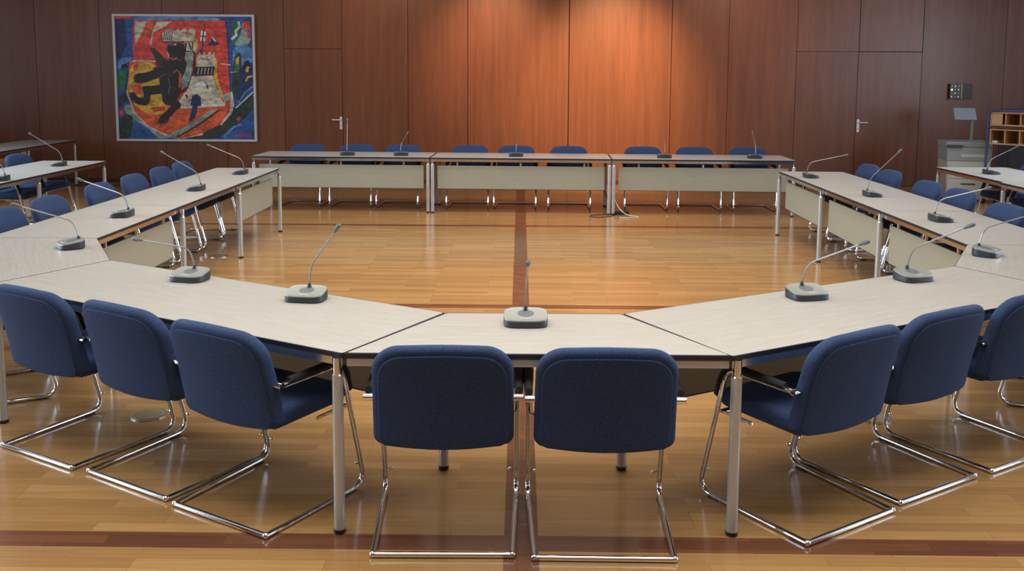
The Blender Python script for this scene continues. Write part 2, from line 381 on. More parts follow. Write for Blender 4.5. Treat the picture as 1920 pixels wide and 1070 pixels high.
# ------------------------------------------------------------------ painting
def painting():
    x0, x1, z0, z1, y = -6.56, -4.21, .70, 2.805, YB-.045
    root = thing('framed_painting', 'large colourful painting of a black lion and pale castle on a red shield', 'painting', ((x0+x1)/2, YB-.001, z0))
    cx = (x0+x1)/2
    bm = bmesh.new(); t = .035; W = (x1-x0)/2; H = z1-z0
    box(bm, -W, -W+t, -.05, 0, 0, H); box(bm, W-t, W, -.05, 0, 0, H); box(bm, -W+t, W-t, -.05, 0, 0, t); box(bm, -W+t, W-t, -.05, 0, H-t, H)
    obj('frame', bm, WHITE, root)
    cols = {}
    def pm(name, rgb):
        if name in cols: return cols[name]
        m, nt, b = new_mat('paint_'+name); L = nt.links
        tc = nt.nodes.new('ShaderNodeTexCoord'); n = nt.nodes.new('ShaderNodeTexNoise'); n.inputs['Scale'].default_value = 5; n.inputs['Detail'].default_value = 5; n.inputs['Distortion'].default_value = 1.5
        mp = nt.nodes.new('ShaderNodeMapping'); mp.inputs['Scale'].default_value = (1, 1, 1.8); mp.inputs['Rotation'].default_value = (0, .6, 0)
        L.new(tc.outputs['Object'], mp.inputs[0]); L.new(mp.outputs[0], n.inputs['Vector'])
        cr = nt.nodes.new('ShaderNodeValToRGB'); e = cr.color_ramp.elements
        e[0].position = .36; e[1].position = .66
        e[0].color = srgb(*[c*.84 for c in rgb]); e[1].color = srgb(*[min(255, c*1.22+8) for c in rgb])
        L.new(n.outputs['Fac'], cr.inputs[0]); L.new(cr.outputs[0], b.inputs['Base Color']); b.inputs['Roughness'].default_value = .5
        cols[name] = (m, len(cols)); return cols[name]
    P = dict(blue=(38, 74, 138), dblue=(24, 40, 84), lblue=(84, 132, 180), red=(200, 60, 48), orange=(208, 84, 42), yellow=(206, 158, 36), black=(26, 22, 24),
             cream=(186, 178, 156), green=(30, 110, 62), dgreen=(36, 50, 44), sage=(130, 148, 136), grey=(92, 100, 104), white=(214, 214, 204), brown=(74, 46, 40), teal=(52, 96, 110))
    for k, v in P.items(): pm(k, v)
    bm = bmesh.new(); layer = [0]
    def uv(px, py):
        # photo crop coordinates -> canvas fraction
        v = (py-85)/910; L = 55+55*v; R = 1075+45*v; return (px-L)/(R-L), 1-v
    def poly(c, pts, top=False):
        layer[0] += 1; vs = []
        if c in ('black', 'dgreen', 'yellow', 'orange', 'sage', 'lblue') and len(pts) > 4:
            for _ in range(2):
                q_ = []
                for i in range(len(pts)):
                    a, b_ = pts[i], pts[(i+1) % len(pts)]
                    q_ += [(a[0]*.8+b_[0]*.2, a[1]*.8+b_[1]*.2), (a[0]*.2+b_[0]*.8, a[1]*.2+b_[1]*.8)]
                pts = q_
        for q in pts:
            a, b_ = uv(*q); a = min(1, max(0, a)); b_ = min(1, max(0, b_))
            vs.append(bm.verts.new((-W+t+a*(2*W-2*t), -.020-layer[0]*.00018, t+b_*(H-2*t))))
        for tri in tessellate_polygon([[v.co for v in vs]]):
            q = [vs[i] for i in tri]; n_ = (q[1].co-q[0].co).cross(q[2].co-q[0].co)
            if n_.length < 1e-12: continue
            f = bm.faces.new(q if n_.y < 0 else q[::-1]); f.material_index = cols[c][1]
    def stroke(c, pts, w, w2=None):
        pts = [Vector((*p, 0)) for p in pts]; Lf, Rt = [], []; n = len(pts)
        for i, q in enumerate(pts):
            d = (pts[min(i+1, n-1)]-pts[max(i-1, 0)]).normalized(); nn = Vector((-d.y, d.x, 0)); ww = (w+((w2 if w2 is not None else w)-w)*i/(n-1))/2
            Lf.append((q+nn*ww)[:2]); Rt.append((q-nn*ww)[:2])
        for i in range(n-1): poly(c, [Lf[i], Lf[i+1], Rt[i+1], Rt[i]])
    poly('blue', [(55, 85), (1075, 85), (1120, 995), (110, 995)])
    poly('dblue', [(60, 90), (130, 90), (150, 300), (100, 400), (76, 400)])
    poly('lblue', [(200, 85), (800, 85), (860, 118), (560, 108), (200, 118)])
    poly('red', [(60, 85), (200, 85), (170, 102), (62, 104)])
    poly('lblue', [(90, 400), (190, 380), (185, 430), (150, 460), (85, 480)])
    poly('black', [(115, 440), (150, 430), (160, 465), (110, 470)])
    poly('green', [(82, 490), (160, 480), (170, 560), (96, 660)])
    poly('dgreen', [(96, 690), (190, 600), (230, 640), (110, 760)])
    poly('sage', [(130, 740), (200, 740), (330, 890), (520, 985), (360, 990), (180, 860)])
    poly('dgreen', [(105, 870), (150, 800), (215, 830), (190, 995), (112, 995)])
    poly('red', [(104, 780), (135, 770), (130, 820), (108, 830)])
    poly('blue', [(215, 850), (330, 920), (400, 995), (185, 995)])
    # right-hand landscape
    poly('green', [(930, 118), (990, 118), (985, 200), (940, 300), (925, 260)])
    poly('sage', [(1000, 120), (1062, 125), (1070, 280), (1000, 310), (940, 290), (990, 230)])
    poly('red', [(1010, 120), (1060, 118), (1068, 240), (1045, 245), (1040, 170), (1012, 175)])
    stroke('white', [(975, 122), (985, 160), (955, 190), (960, 220), (925, 250)], 20)
    poly('lblue', [(935, 300), (1075, 290), (1088, 440), (1000, 520), (940, 480)])
    poly('dgreen', [(945, 380), (1000, 330), (1010, 560), (990, 700), (935, 660)])
    poly('green', [(950, 410), (985, 370), (990, 470), (955, 500)])
    poly('yellow', [(960, 395), (985, 375), (985, 430), (965, 440)])
    poly('dblue', [(1010, 440), (1085, 420), (1100, 560), (1020, 700), (985, 720)])
    poly('black', [(1020, 420), (1060, 400), (1070, 450), (1045, 500), (1025, 470)])
    stroke('yellow', [(1040, 560), (1055, 530), (1090, 520)], 14); stroke('yellow', [(1045, 490), (1055, 450)], 22)
    stroke('lblue', [(990, 720), (1040, 640), (1095, 600)], 14)
    poly('dgreen', [(1100, 640), (1103, 770), (870, 995), (530, 995), (700, 950), (960, 770)])
    stroke('white', [(970, 760), (1095, 640)], 8)
    poly('blue', [(1105, 800), (1118, 995), (880, 995)])
    stroke('lblue', [(890, 975), (960, 900), (1020, 880)], 26, 8)
    stroke('red', [(985, 850), (1005, 830)], 22); 
    # shield
    S = [(195, 115), (880, 112), (900, 300), (925, 640), (930, 760), (860, 880), (730, 950), (560, 992), (440, 950), (320, 890), (220, 790), (165, 640), (170, 430), (200, 410)]
    stroke('cream', S[6:13]+[S[12]], 26); stroke('cream', [(925, 640), (945, 740), (930, 800), (860, 885)], 36, 16)
    poly('red', S)
    poly('orange', [(240, 790), (500, 770), (880, 730), (920, 740), (860, 870), (720, 945), (560, 980), (440, 940), (320, 880)])
    poly('cream', [(205, 125), (295, 122), (270, 200), (215, 290)]); poly('cream', [(340, 190), (370, 125), (480, 122), (420, 165), (350, 200), (335, 300), (318, 290)])
    poly('orange', [(300, 125), (350, 125), (330, 200), (260, 270)])
    poly('yellow', [(178, 425), (370, 420), (390, 560), (440, 640), (440, 740), (480, 760), (400, 820), (300, 800), (210, 740), (168, 640)])
    stroke('cream', [(195, 415), (300, 412), (370, 415)], 12); stroke('dblue', [(165, 420), (158, 560), (150, 640)], 14)
    poly('orange', [(190, 590), (260, 585), (285, 620), (270, 670), (205, 650)]); poly('red', [(205, 435), (240, 440), (235, 480), (205, 490)])
    poly('red', [(340, 760), (440, 745), (450, 780), (360, 790)])
    # tall tower (left)
    poly('yellow', [(655, 240), (680, 250), (672, 350), (655, 360)])
    poly('cream', [(405, 215), (440, 180), (495, 178), (500, 195), (530, 172), (545, 195), (575, 168), (600, 190), (630, 168), (658, 175), (655, 262), (500, 268), (420, 270)])
    for k in range(5): stroke('black', [(430+k*14, 185), (425+k*14, 262)], 5)
    stroke('black', [(405, 215), (420, 272), (655, 272)], 8)
    poly('cream', [(580, 270), (662, 270), (664, 345), (640, 360), (585, 350)]); stroke('black', [(590, 275), (588, 340), (650, 345)], 12)
    stroke('black', [(610, 275), (632, 330)], 9); stroke('black', [(640, 272), (640, 335)], 7)
    poly('sage', [(585, 350), (655, 340), (640, 480), (620, 590), (560, 630), (545, 520), (590, 450)])
    stroke('black', [(655, 345), (655, 480), (610, 610), (560, 650)], 12)
    # small tower and castle base
    poly('yellow', [(805, 380), (825, 400), (830, 540), (895, 700), (870, 700), (800, 540)])
    poly('cream', [(672, 378), (695, 345), (710, 370), (730, 342), (745, 370), (770, 340), (785, 368), (806, 340), (812, 450), (672, 455)])
    poly('black', [(660, 458), (812, 452), (795, 515), (655, 522)])
    for k in range(5): stroke('sage', [(690+k*25, 462), (683+k*25, 510)], 9)
    poly('cream', [(640, 525), (795, 520), (830, 620), (895, 700), (895, 745), (560, 768), (540, 720), (610, 620)])
    poly('white', [(660, 580), (720, 560), (755, 590), (730, 620), (670, 620)])
    stroke('red', [(570, 650), (530, 720)], 10); stroke('red', [(860, 680), (885, 715)], 12); stroke('black', [(600, 660), (610, 685)], 14); stroke('black', [(752, 590), (762, 618)], 10)
    poly('dblue', [(635, 740), (645, 670), (680, 655), (710, 680), (714, 745), (690, 745), (672, 830), (625, 870), (650, 745)])
    stroke('white', [(715, 740), (895, 738)], 14)
    stroke('red', [(620, 710), (640, 700)], 16); stroke('red', [(700, 390), (780, 405)], 7); stroke('red', [(560, 200), (640, 215)], 7)
    # flags
    stroke('dblue', [(725, 140), (705, 350)], 5)
    poly('white', [(702, 190), (740, 195), (735, 270), (696, 262)]); stroke('black', [(720, 192), (714, 270)], 9); stroke('black', [(700, 228), (740, 232)], 9)
    stroke('orange', [(740, 230), (760, 245)], 20); poly('dblue', [(760, 290), (790, 245), (835, 285), (800, 300)]); poly('white', [(780, 235), (800, 240), (820, 270), (800, 268)])
    poly('orange', [(770, 315), (850, 312), (845, 335), (775, 338)]); stroke('blue', [(690, 345), (720, 290)], 10)
    # white bar across the shield foot
    poly('sage', [(470, 960), (640, 880), (790, 770), (850, 765), (700, 880), (540, 975), (500, 968)]); stroke('black', [(540, 978), (700, 885), (850, 775)], 6)
    poly('sage', [(880, 660), (925, 640), (930, 700), (890, 710)])
    stroke('cream', [(850, 430), (930, 440)], 8); stroke('cream', [(925, 495), (990, 490)], 6)
    # lion
    poly('black', [(450, 300), (500, 278), (575, 282), (585, 340), (578, 400), (500, 440), (440, 420), (478, 370), (455, 340)])
    poly('black', [(400, 440), (480, 390), (585, 395), (600, 440), (585, 500), (555, 560), (560, 640), (530, 700), (430, 735), (420, 650), (400, 590), (410, 520)])
    poly('black', [(225, 505), (300, 500), (375, 470), (430, 430), (440, 520), (370, 545), (300, 572), (235, 580), (210, 545)])
    poly('black', [(270, 600), (330, 598), (420, 588), (440, 655), (335, 662), (290, 672)])
    poly('black', [(290, 655), (338, 660), (325, 730), (292, 748), (205, 722), (178, 672), (185, 645), (215, 645), (240, 682), (285, 688)])
    poly('black', [(430, 690), (530, 690), (575, 745), (510, 785), (500, 745), (440, 735)])
    poly('dgreen', [(325, 310), (355, 320), (400, 360), (440, 410), (420, 440), (375, 450), (370, 400), (340, 350)])
    poly('black', [(500, 740), (545, 750), (510, 800), (480, 830), (455, 885), (400, 880), (405, 830), (455, 790)])
    poly('orange', [(545, 500), (565, 510), (562, 600), (545, 620)])
    stroke('brown', [(440, 420), (500, 390), (560, 410)], 14); stroke('brown', [(400, 540), (440, 505), (490, 520)], 12); stroke('orange', [(500, 500), (530, 478), (552, 500)], 7)
    stroke('orange', [(460, 400), (480, 385), (500, 405), (530, 385)], 6); stroke('grey', [(470, 290), (520, 300)], 8)
    # paws, face and mane marks
    for (x, y) in ((222, 520), (214, 540), (222, 562), (190, 655), (186, 672), (196, 700), (215, 716), (408, 845), (402, 868), (420, 884)):
        poly('brown', [(x-9, y-7), (x+8, y-9), (x+10, y+6), (x-7, y+8)])
    stroke('red', [(222, 575), (260, 582), (300, 572)], 6); stroke('grey', [(415, 880), (450, 880), (460, 850)], 6); stroke('brown', [(290, 700), (310, 680), (330, 690)], 12)
    stroke('brown', [(470, 620), (500, 600), (530, 620)], 12); stroke('white', [(505, 292), (522, 288)], 7); stroke('cream', [(452, 345), (470, 372), (462, 390)], 8)
    stroke('brown', [(350, 470), (400, 455), (440, 460)], 10); stroke('grey', [(470, 540), (480, 600), (470, 660)], 7)
    # scribbled red signature
    for k in range(6): stroke('red', [(975+k*20, 975), (983+k*20, 945), (991+k*20, 975)], 5)
    obj('canvas', bm, [cols[k][0] for k in cols], root)
    bm = bmesh.new(); box(bm, -W+t*.5, W-t*.5, -.02, -.002, t*.5, H-t*.5); obj('canvas_backing', bm, cols['blue'][0], root)
painting()

# ------------------------------------------------------------------ control panel on the wall
def control_panel():
    r = thing('control_panel', 'small black control box with metal knobs on the right of the wood wall', 'control panel', (7.37, YB+.001, 1.475))
    bm = bmesh.new(); box(bm, 0, .19, -.05, 0, 0, .255, .004); obj('housing', bm, BOXBLACK, r)
    for i in range(3):
        for j in range(4):
            bm = bmesh.new(); tube(bm, [(.03+i*.055, -.05, .04+j*.058), (.03+i*.055, -.066, .04+j*.058)], .011 if (i, j) != (0, 2) else .02, 12)
            obj('knob', bm, KNOB if (i+j) % 2 == 0 else BRASS, r, True)
    bm = bmesh.new(); box(bm, .192, .205, -.055, 0, 0, .255); obj('brass_edge', bm, BRASS, r)
    bm = bmesh.new(); box(bm, .207, .39, -.02, 0, 0, .255, .003); obj('cover', bm, simple('cover_brown', srgb(44, 20, 16), .35), r)
control_panel()

# ------------------------------------------------------------------ tables
ZT = .74
LEG_PROTO = {}
def leg_parts(root, x, y):
    if not LEG_PROTO:
        bm = bmesh.new(); tube(bm, [(0, 0, .018), (0, 0, .650)], .0222, 20); L = obj('leg', bm, ALU, root, True)
        bm = bmesh.new(); tube(bm, [(0, 0, .650), (0, 0, .654), (0, 0, .7195)], [.0222, .0190, .0190], 20); c = obj('collar', bm, CHROME, L, True)
        bm = bmesh.new(); tube(bm, [(0, 0, 0), (0, 0, .004), (0, 0, .018)], [.0215, .024, .024], 20); f = obj('foot_cap', bm, BLACKP, L, True)
        LEG_PROTO['m'] = (L.data, c.data, f.data)
    else:
        ms = LEG_PROTO['m']; L = bpy.data.objects.new('leg', ms[0]); C.objects.link(L); L.parent = root
        for n_, m_ in (('collar', ms[1]), ('foot_cap', ms[2])):
            q = bpy.data.objects.new(n_, m_); C.objects.link(q); q.parent = L
    L.location = (x, y, 0)

def table(pts, legs, label, group, rails=(1, 1, 1, 1), panels=(), band=.005, gap=.002, panelmat=None, legin=.030, railmat=None, legat=None):
    """pts: CCW outline; legs: corner indices; panels: edge indices carrying a modesty panel"""
    P = [Vector(p) for p in pts]; c = sum(P, Vector((0, 0)))/len(P)
    e = P[1]-P[0]; rz = math.atan2(e.y, e.x)
    R_ = Matrix.Rotation(-rz, 2); Q = [R_ @ (p-c) for p in P]
    root = thing('conference_table', label, 'table', (c.x, c.y, 0), rz, group)
    TH = .020; out = round_poly(inset(Q, gap), .018, 5); inn = round_poly(inset(Q, gap+band), .014, 5)
    bm = bmesh.new(); ring(bm, out, inn, ZT-TH, ZT-.0008); obj('edge_band', bm, EDGE, root)
    bm = bmesh.new(); prism(bm, inn, ZT-TH+.0002, ZT); obj('tabletop', bm, LAM, root)
    n = len(Q); I = inset(Q, .012); J = inset(Q, .034)
    for i in range(n):
        if not rails[i]: continue
        bm = bmesh.new(); a, b = I[i], I[(i+1) % n]; a2, b2 = J[i], J[(i+1) % n]
        prism(bm, [a, b, b2, a2], ZT-.054, ZT-TH-.0005, .003); obj('frame_rail', bm, railmat or RAIL, root)
    K = inset(Q, legin)
    for k in legs:
        q = (R_ @ (Vector(legat[k])-c)) if legat else K[k]
        leg_parts(root, q.x, q.y)
    for i in panels:
        a, b = inset(Q, .062)[i], inset(Q, .062)[(i+1) % n]; t = (b-a).normalized(); nn = Vector((-t.y, t.x))
        a = a+t*.03; b = b-t*.03
        bm = bmesh.new(); prism(bm, [a, b, b+nn*.014, a+nn*.014], .322, .630); mp = obj('modesty_panel', bm, panelmat or PANEL, root)
        bm = bmesh.new(); prism(bm, [a-nn*.001, b-nn*.001, b+nn*.015, a+nn*.015], .316, .322); obj('panel_edge', bm, EDGE, mp)
        for s in (.12, .5, .88):
            q = a+(b-a)*s; bm = bmesh.new(); prism(bm, [q-t*.012-nn*.0015, q+t*.012-nn*.0015, q+t*.012+nn*.013, q-t*.012+nn*.013], .630, .672); obj('panel_bracket', bm, CHROME, mp)
    return root

V2 = lambda a: Vector(a)
K = dict(fl=(-.645, 3.467), fr=(.89, 3.460), il=(-.277, 4.099), ir=(.527, 4.095), al0=(-.637, 3.462), a=(-2.309, 5.248), ao=(-2.669, 4.612), b=(-2.70, 5.954), bo=(-3.431, 5.963),
    c1=(-2.680, 7.499), c2=(-2.661, 9.044), c3=(-2.650, 10.589), c1o=(-3.412, 7.508), c2o=(-3.392, 9.053), c3o=(-3.385, 10.599),
    b2=(2.583, 5.203), b2o=(2.93, 4.56), ar0=(.875, 3.451), d0=(3.0, 5.893), d1=(3.046, 7.438), d2=(3.091, 8.983), d3=(3.137, 10.527),
    d0o=(3.731, 5.872), d1o=(3.777, 7.416), d2o=(3.822, 8.961), d3o=(3.868, 10.506))
G = 'conference tables joined in the ring'
# front trapezoid: edges 0 front, 1 right slant, 2 inner, 3 left slant
table([K['fl'], K['fr'], K['ir'], K['il']], [0, 1, 2, 3], 'trapezoid table nearest the viewer, two blue chairs at its long side', G, band=.011, legat=[(-.662, 3.486), (.902, 3.480), (.537, 4.092), (-.289, 4.088)], railmat=simple('satin_rail', (.56, .55, .52, 1), .3, .3))  # paler copy of the chrome rail, bright reflection put into its colour
table([K['ao'], K['al0'], K['il'], K['a']], [0, 3], 'long angled table left of the nearest trapezoid table, three blue chairs along it', G, panels=(2,), band=.006)
table([K['ar0'], K['b2o'], K['b2'], K['ir']], [1, 2], 'long angled table right of the nearest trapezoid table, three blue chairs along it', G, panels=(2,), band=.006)
table([K['bo'], K['ao'], K['a'], K['b']], [0, 3], 'small trapezoid corner table between the angled left table and the left row', G, panels=(2,), band=.003, gap=.001)
table([K['b2o'], K['d0o'], K['d0'], K['b2']], [1, 2], 'small trapezoid corner table between the angled right table and the right row', G, panels=(2,), band=.003, gap=.001)
# left row
table([K['bo'], K['b'], K['c1'], K['c1o']], [2, 3], 'nearest rectangular table of the left row, with a pale front panel, beside the corner table', G, panels=(1,), band=.003, gap=.001, legin=[.05, -.010, .05, .05])
table([K['c1o'], K['c1'], K['c2'], K['c2o']], [2, 3], 'middle table of the left row, open below without a front panel', G, band=.003, gap=.001, legin=[.05, -.010, .05, .05])
table([K['c2o'], K['c2'], K['c3'], K['c3o']], [2, 3], 'farthest table of the left row, free end near the back, pale front panel', G, panels=(1,), band=.003, gap=.001, legin=[.05, -.010, .05, .05])
# right row
table([K['d0'], K['d0o'], K['d1o'], K['d1']], [2, 3], 'nearest rectangular table of the right row, beside the right corner table', G, panels=(3,), band=.003, gap=.001, legin=[.05, .05, .05, -.004])
table([K['d1'], K['d1o'], K['d2o'], K['d2']], [2, 3], 'middle table of the right row, with a pale front panel', G, panels=(3,), band=.003, gap=.001, legin=[.05, .05, .05, -.004])
table([K['d2'], K['d2o'], K['d3o'], K['d3']], [2, 3], 'farthest table of the right row, its free end near the back tables', G, panels=(3,), band=.003, gap=.001, legin=[.05, .05, .05, -.004])
# back row
ku = Vector((math.cos(-.0395), math.sin(-.0395))); kn = Vector((-ku.y, ku.x)); kc = Vector((.173, 12.028)); KL = 2.4016; KD = .84
for s, lb in ((-1, 'left table of the back row against the wood wall, three chairs behind it'), (0, 'middle table of the back row, dark centre floor stripe passing beneath it'), (1, 'right table of the back row, its left legs beside the cables on the floor')):
    a = kc+ku*KL*(s-.5); b = kc+ku*KL*(s+.5)
    table([a, b, b+kn*KD, a+kn*KD], [0, 1, 2, 3], lb, G, panels=(0,), band=.005, gap=.006)
# outer rows
G2 = 'tables of the outer rows by the side walls'
yL = [11.37, 9.775, 8.18, 6.585]
for i, lb in enumerate(('farthest white table of the outer left row, microphone on it, near the painting', 'second white table of the outer left row, cut by the left picture edge', 'third table of the outer left row, nearest the viewer')):
    if i == 2: continue
    table([(-5.79, yL[i+1]), (-4.99, yL[i+1]), (-4.99, yL[i]), (-5.79, yL[i])], [2, 3], lb, G2, band=.004, gap=.001)
yR = [11.15, 9.53, 7.92]
for i, lb in enumerate(('farthest white table of the outer right row, in front of the copier', 'second white table of the outer right row, cut by the right picture edge')):
    table([(5.20-i*.08, yR[i+1]), (6.02-i*.08, yR[i+1]), (6.10-i*.08, yR[i]), (5.23-i*.08, yR[i])], [2, 3], lb, G2, band=.004, gap=.001)
for i, lb in enumerate(('brown-grey table at the far left corner below the painting side, bare top', 'table with an orange wood panel at the far left edge')):
    y1 = 14.95-i*1.62
    table([(-7.86, y1-1.61), (-7.04, y1-1.61), (-7.04, y1), (-7.86, y1)], [0, 1, 2, 3] if i == 0 else [2, 3, 0, 1], lb, 'tables in the far left corner', panels=(1,) if i else (), panelmat=ORANGE, band=.004)

# ------------------------------------------------------------------ chair
def outline(w_bot, w_top, z0, z1, rt_, rb, sag=.012, seg=10, edge=8):
    """backrest outline in (x,z), CCW seen from the rear"""
    pts = []
    def arc(cx, cz, r, a0, a1):
        for k in range(seg+1):
            a = a0+(a1-a0)*k/seg; pts.append((cx+r*math.cos(a), cz+r*math.sin(a)))
    arc(w_bot-rb, z0+rb, rb, -PI/2, 0)
    for k in range(1, edge): t = k/edge; pts.append((w_bot+(w_top-w_bot)*t, z0+rb+(z1-rt_-z0-rb)*t))
    arc(w_top-rt_, z1-rt_, rt_, 0, PI/2)
    for k in range(1, edge): t = k/edge; pts.append(((w_top-rt_)*(1-2*t), z1+.006*math.sin(PI*t)))
    arc(-(w_top-rt_), z1-rt_, rt_, PI/2, PI)
    for k in range(1, edge): t = 1-k/edge; pts.append((-(w_bot+(w_top-w_bot)*t), z0+rb+(z1-rt_-z0-rb)*t))
    arc(-(w_bot-rb), z0+rb, rb, PI, 1.5*PI)
    for k in range(1, edge): t = k/edge; pts.append((-(w_bot-rb)*(1-2*t), z0-sag*math.sin(PI*t)))
    return pts

def pad(bm, pts, thick, r, place, seg=4):
    """rounded cushion: pts 2D outline; place(u, v, d) -> 3D; d from 0 (face) to thick (other face)"""
    n = len(pts); P = [Vector(p) for p in pts]; c = sum(P, Vector((0, 0)))/n
    N = []
    for i in range(n):
        t = (P[(i+1) % n]-P[i-1]); t.normalize(); N.append(Vector((-t.y, t.x)))
    rings = []
    def ringv(off, d, sc=1):
        return [bm.verts.new(place(*(c+((P[i]+N[i]*off)-c)*sc), d)) for i in range(n)]
    prof = [(r-r*math.sin(PI/2*k/seg), r-r*math.cos(PI/2*k/seg)) for k in range(seg+1)]
    rings.append(ringv(r, -.004, .25)); rings.append(ringv(r, -.003, .5)); rings.append(ringv(r, -.001, .78))
    for off, d in prof: rings.append(ringv(off, d))
    for off, d in prof[::-1]: rings.append(ringv(off, thick-d))
    rings.append(ringv(r, thick+.001, .78)); rings.append(ringv(r, thick+.003, .5)); rings.append(ringv(r, thick+.004, .25))
    for a, b in zip(rings, rings[1:]):
        for i in range(n): bm.faces.new((a[i], a[(i+1) % n], b[(i+1) % n], b[i]))
    bm.faces.new(rings[0]); bm.faces.new(rings[-1])

def back_y(x, z):
    t = (z-.40)/.43
    return .046-.058*t-.050*t*t+.024*(x/.26)**2   # rear face of the backrest

def make_chair(label, group):
    root = thing('cantilever_chair', label, 'chair', (0, 0, 0), 0, group)
    # frame tube: rear cross bar, side rails, uprights, arms
    bm = bmesh.new()
    wr, wf, rr = .264, .287, .0115
    pts = [(-.289, .075, .602), (-.289, .43, .598), (-wf, .578, .012), (-wr, 0, .012), (wr, 0, .012), (wf, .578, .012), (.289, .43, .598), (.289, .075, .602)]
    f = []
    rad = [0, .07, .085, .002, .002, .085, .07, 0]
    tube(bm, fillet(pts, rad, 8), rr, 12)
    frame = obj('sled_frame', bm, CHROME, root, True)
    for s in (-1, 1):
        bm = bmesh.new(); ball(bm, (s*wr, 0, .0135), .0135, 12); obj('corner_joint', bm, CHROME, frame, True)
        bm = bmesh.new(); tube(bm, [(s*.283, .556, .105), (s*.262, .556, .105)], .004, 8); ball(bm, (s*.257, .556, .105), .008, 10); obj('stacking_stud', bm, CHROME, frame, True)
        bm = bmesh.new(); box(bm, s*.281-.011, s*.281+.011, .455, .515, 0, .012, .003); obj('floor_glide', bm, BLACKP, frame)
        # armrest pad
        bm = bmesh.new(); pp = [(s*.289, .115, .613), (s*.289, .415, .614), (s*.289, .452, .560), (s*.289, .482, .470)]
        path = fillet(pp, .04, 6); n = 10; R = []
        for i, p in enumerate(path):
            t = (path[min(i+1, len(path)-1)]-path[max(i-1, 0)]).normalized(); nn = Vector((0, -t.z, t.y)); sx_ = .023 if 0 < i < len(path)-1 else .015
            if i > len(path)-3: sx_ *= .8
            R.append([bm.verts.new(p+Vector((sx_*math.cos(2*PI*k/n), 0, 0))+nn*(.017*math.sin(2*PI*k/n))) for k in range(n)])
        for a, b in zip(R, R[1:]):
            for k in range(n): bm.faces.new((a[k], a[(k+1) % n], b[(k+1) % n], b[k]))
        bm.faces.new(R[0]); bm.faces.new(R[-1]); obj('armrest', bm, ARM, root, True)
        # cap joining arm to backrest
        bm = bmesh.new(); tube(bm, [(s*.235, .068, .604), (s*.303, .068, .604)], .0135, 14)
        cp = obj('arm_joint', bm, CHROME, root, True)
        bm = bmesh.new(); tube(bm, [(s*.3032, .068, .604), (s*.3042, .068, .604)], .008, 12); obj('end_plug', bm, BLACKP, cp)
    # backrest pad and its rear panel
    bm = bmesh.new(); o = outline(.270, .266, .411, .829, .115, .040)
    pad(bm, o, .066, .029, lambda x, z, d: Vector((x, back_y(x, z)+d, z)))
    back = obj('backrest', bm, FABRIC, root, True)
    bm = bmesh.new(); o2 = outline(.246, .242, .415, .795, .10, .034, sag=.010)
    pad(bm, o2, .020, .006, lambda x, z, d: Vector((x, back_y(x, z)-.006+d, z)), 3)
    obj('back_panel', bm, FABRIC, back, True)
    # seat cushion (x,y outline)
    bm = bmesh.new(); so = []
    def arc(cx, cy, r, a0, a1, seg=7):
        for k in range(seg+1):
            a = a0+(a1-a0)*k/seg; so.append((cx+r*math.cos(a), cy+r*math.sin(a)))
    arc(.252-.06, .535-.06, .06, 0, PI/2); arc(-.252+.06, .535-.06, .06, PI/2, PI); arc(-.250+.03, .075+.03, .03, PI, 1.5*PI); arc(.250-.03, .075+.03, .03, 1.5*PI, 2*PI)
    so2 = []
    for i, p in enumerate(so):
        q = so[(i+1) % len(so)]; so2.append(p); dd = math.dist(p, q)
        if dd > .08:
            m_ = int(dd/.05)
            for k in range(1, m_): so2.append((p[0]+(q[0]-p[0])*k/m_, p[1]+(q[1]-p[1])*k/m_))
    def seatz(x, y, d):
        zz = .404+d
        if d > .04: zz += -.018*math.exp(-((y-.22)/.13)**2)*(1-(x/.26)**2)+.004
        if y > .42: zz -= (y-.42)**2*1.1*(1 if d > .04 else -.4)
        return Vector((x, y, zz))
    pad(bm, so2, .078, .030, seatz); obj('seat', bm, FABRIC, root, True)
    # under-seat support
    bm = bmesh.new(); box(bm, -.283, .283, .45, .475, .392, .404, .003); box(bm, -.2, -.17, .13, .45, .392, .404); box(bm, .17, .2, .13, .45, .392, .404)
    for s in (-1, 1): box(bm, s*.265-.004, s*.265+.004, .30, .47, .388, .400)
    obj('seat_support', bm, CHROME, root)
    return root

GF = 'blue cantilever chairs around the ring of tables'
chairs = []
def rz_of(fx, fy): return math.atan2(fy, fx)-PI/2
def ch(x, y, ang, label, group=GF): chairs.append((x, y, math.radians(ang)-PI/2, label, group))
ch(-.240, 3.318, 90.3, 'blue cantilever chair seen from behind, left of the two at the nearest table')
ch(.376, 3.296, 89.1, 'blue cantilever chair seen from behind, right of the two at the nearest table')
ch(-1.178, 3.588, 59.3, 'blue cantilever chair at the angled left table, closest to the shared table leg')
ch(-1.690, 3.906, 59.0, 'blue cantilever chair in the middle of the three at the angled left table')
ch(-2.243, 4.206, 60.5, 'blue cantilever chair at the angled left table, leftmost of its three')
ch(1.410, 3.558, 122.0, 'blue cantilever chair at the angled right table, closest to the shared table leg')
ch(1.926, 3.903, 120.7, 'blue cantilever chair in the middle of the three at the angled right table')
ch(2.490, 4.225, 120.0, 'blue cantilever chair at the angled right table, rightmost of its three')
ch(-3.17, 4.98, 30, 'blue chair at the left corner table, only its chrome runners seen behind the nearer chairs')
ch(3.40, 4.95, 150, 'blue chair at the right corner table, only its chrome runners seen at the picture edge')
xc = -3.70
for y, lb in ((10.34, 'farthest'), (9.70, 'second farthest'), (8.98, 'third farthest'), (8.22, 'fourth farthest'), (7.30, 'fifth farthest'), (6.62, 'nearest, cut by the left picture edge,')):
    ch(xc, y, 0, 'blue chair facing right, %s of the six behind the left row' % lb if 'cut' not in lb else 'blue chair cut by the left picture edge, nearest of the six behind the left row')
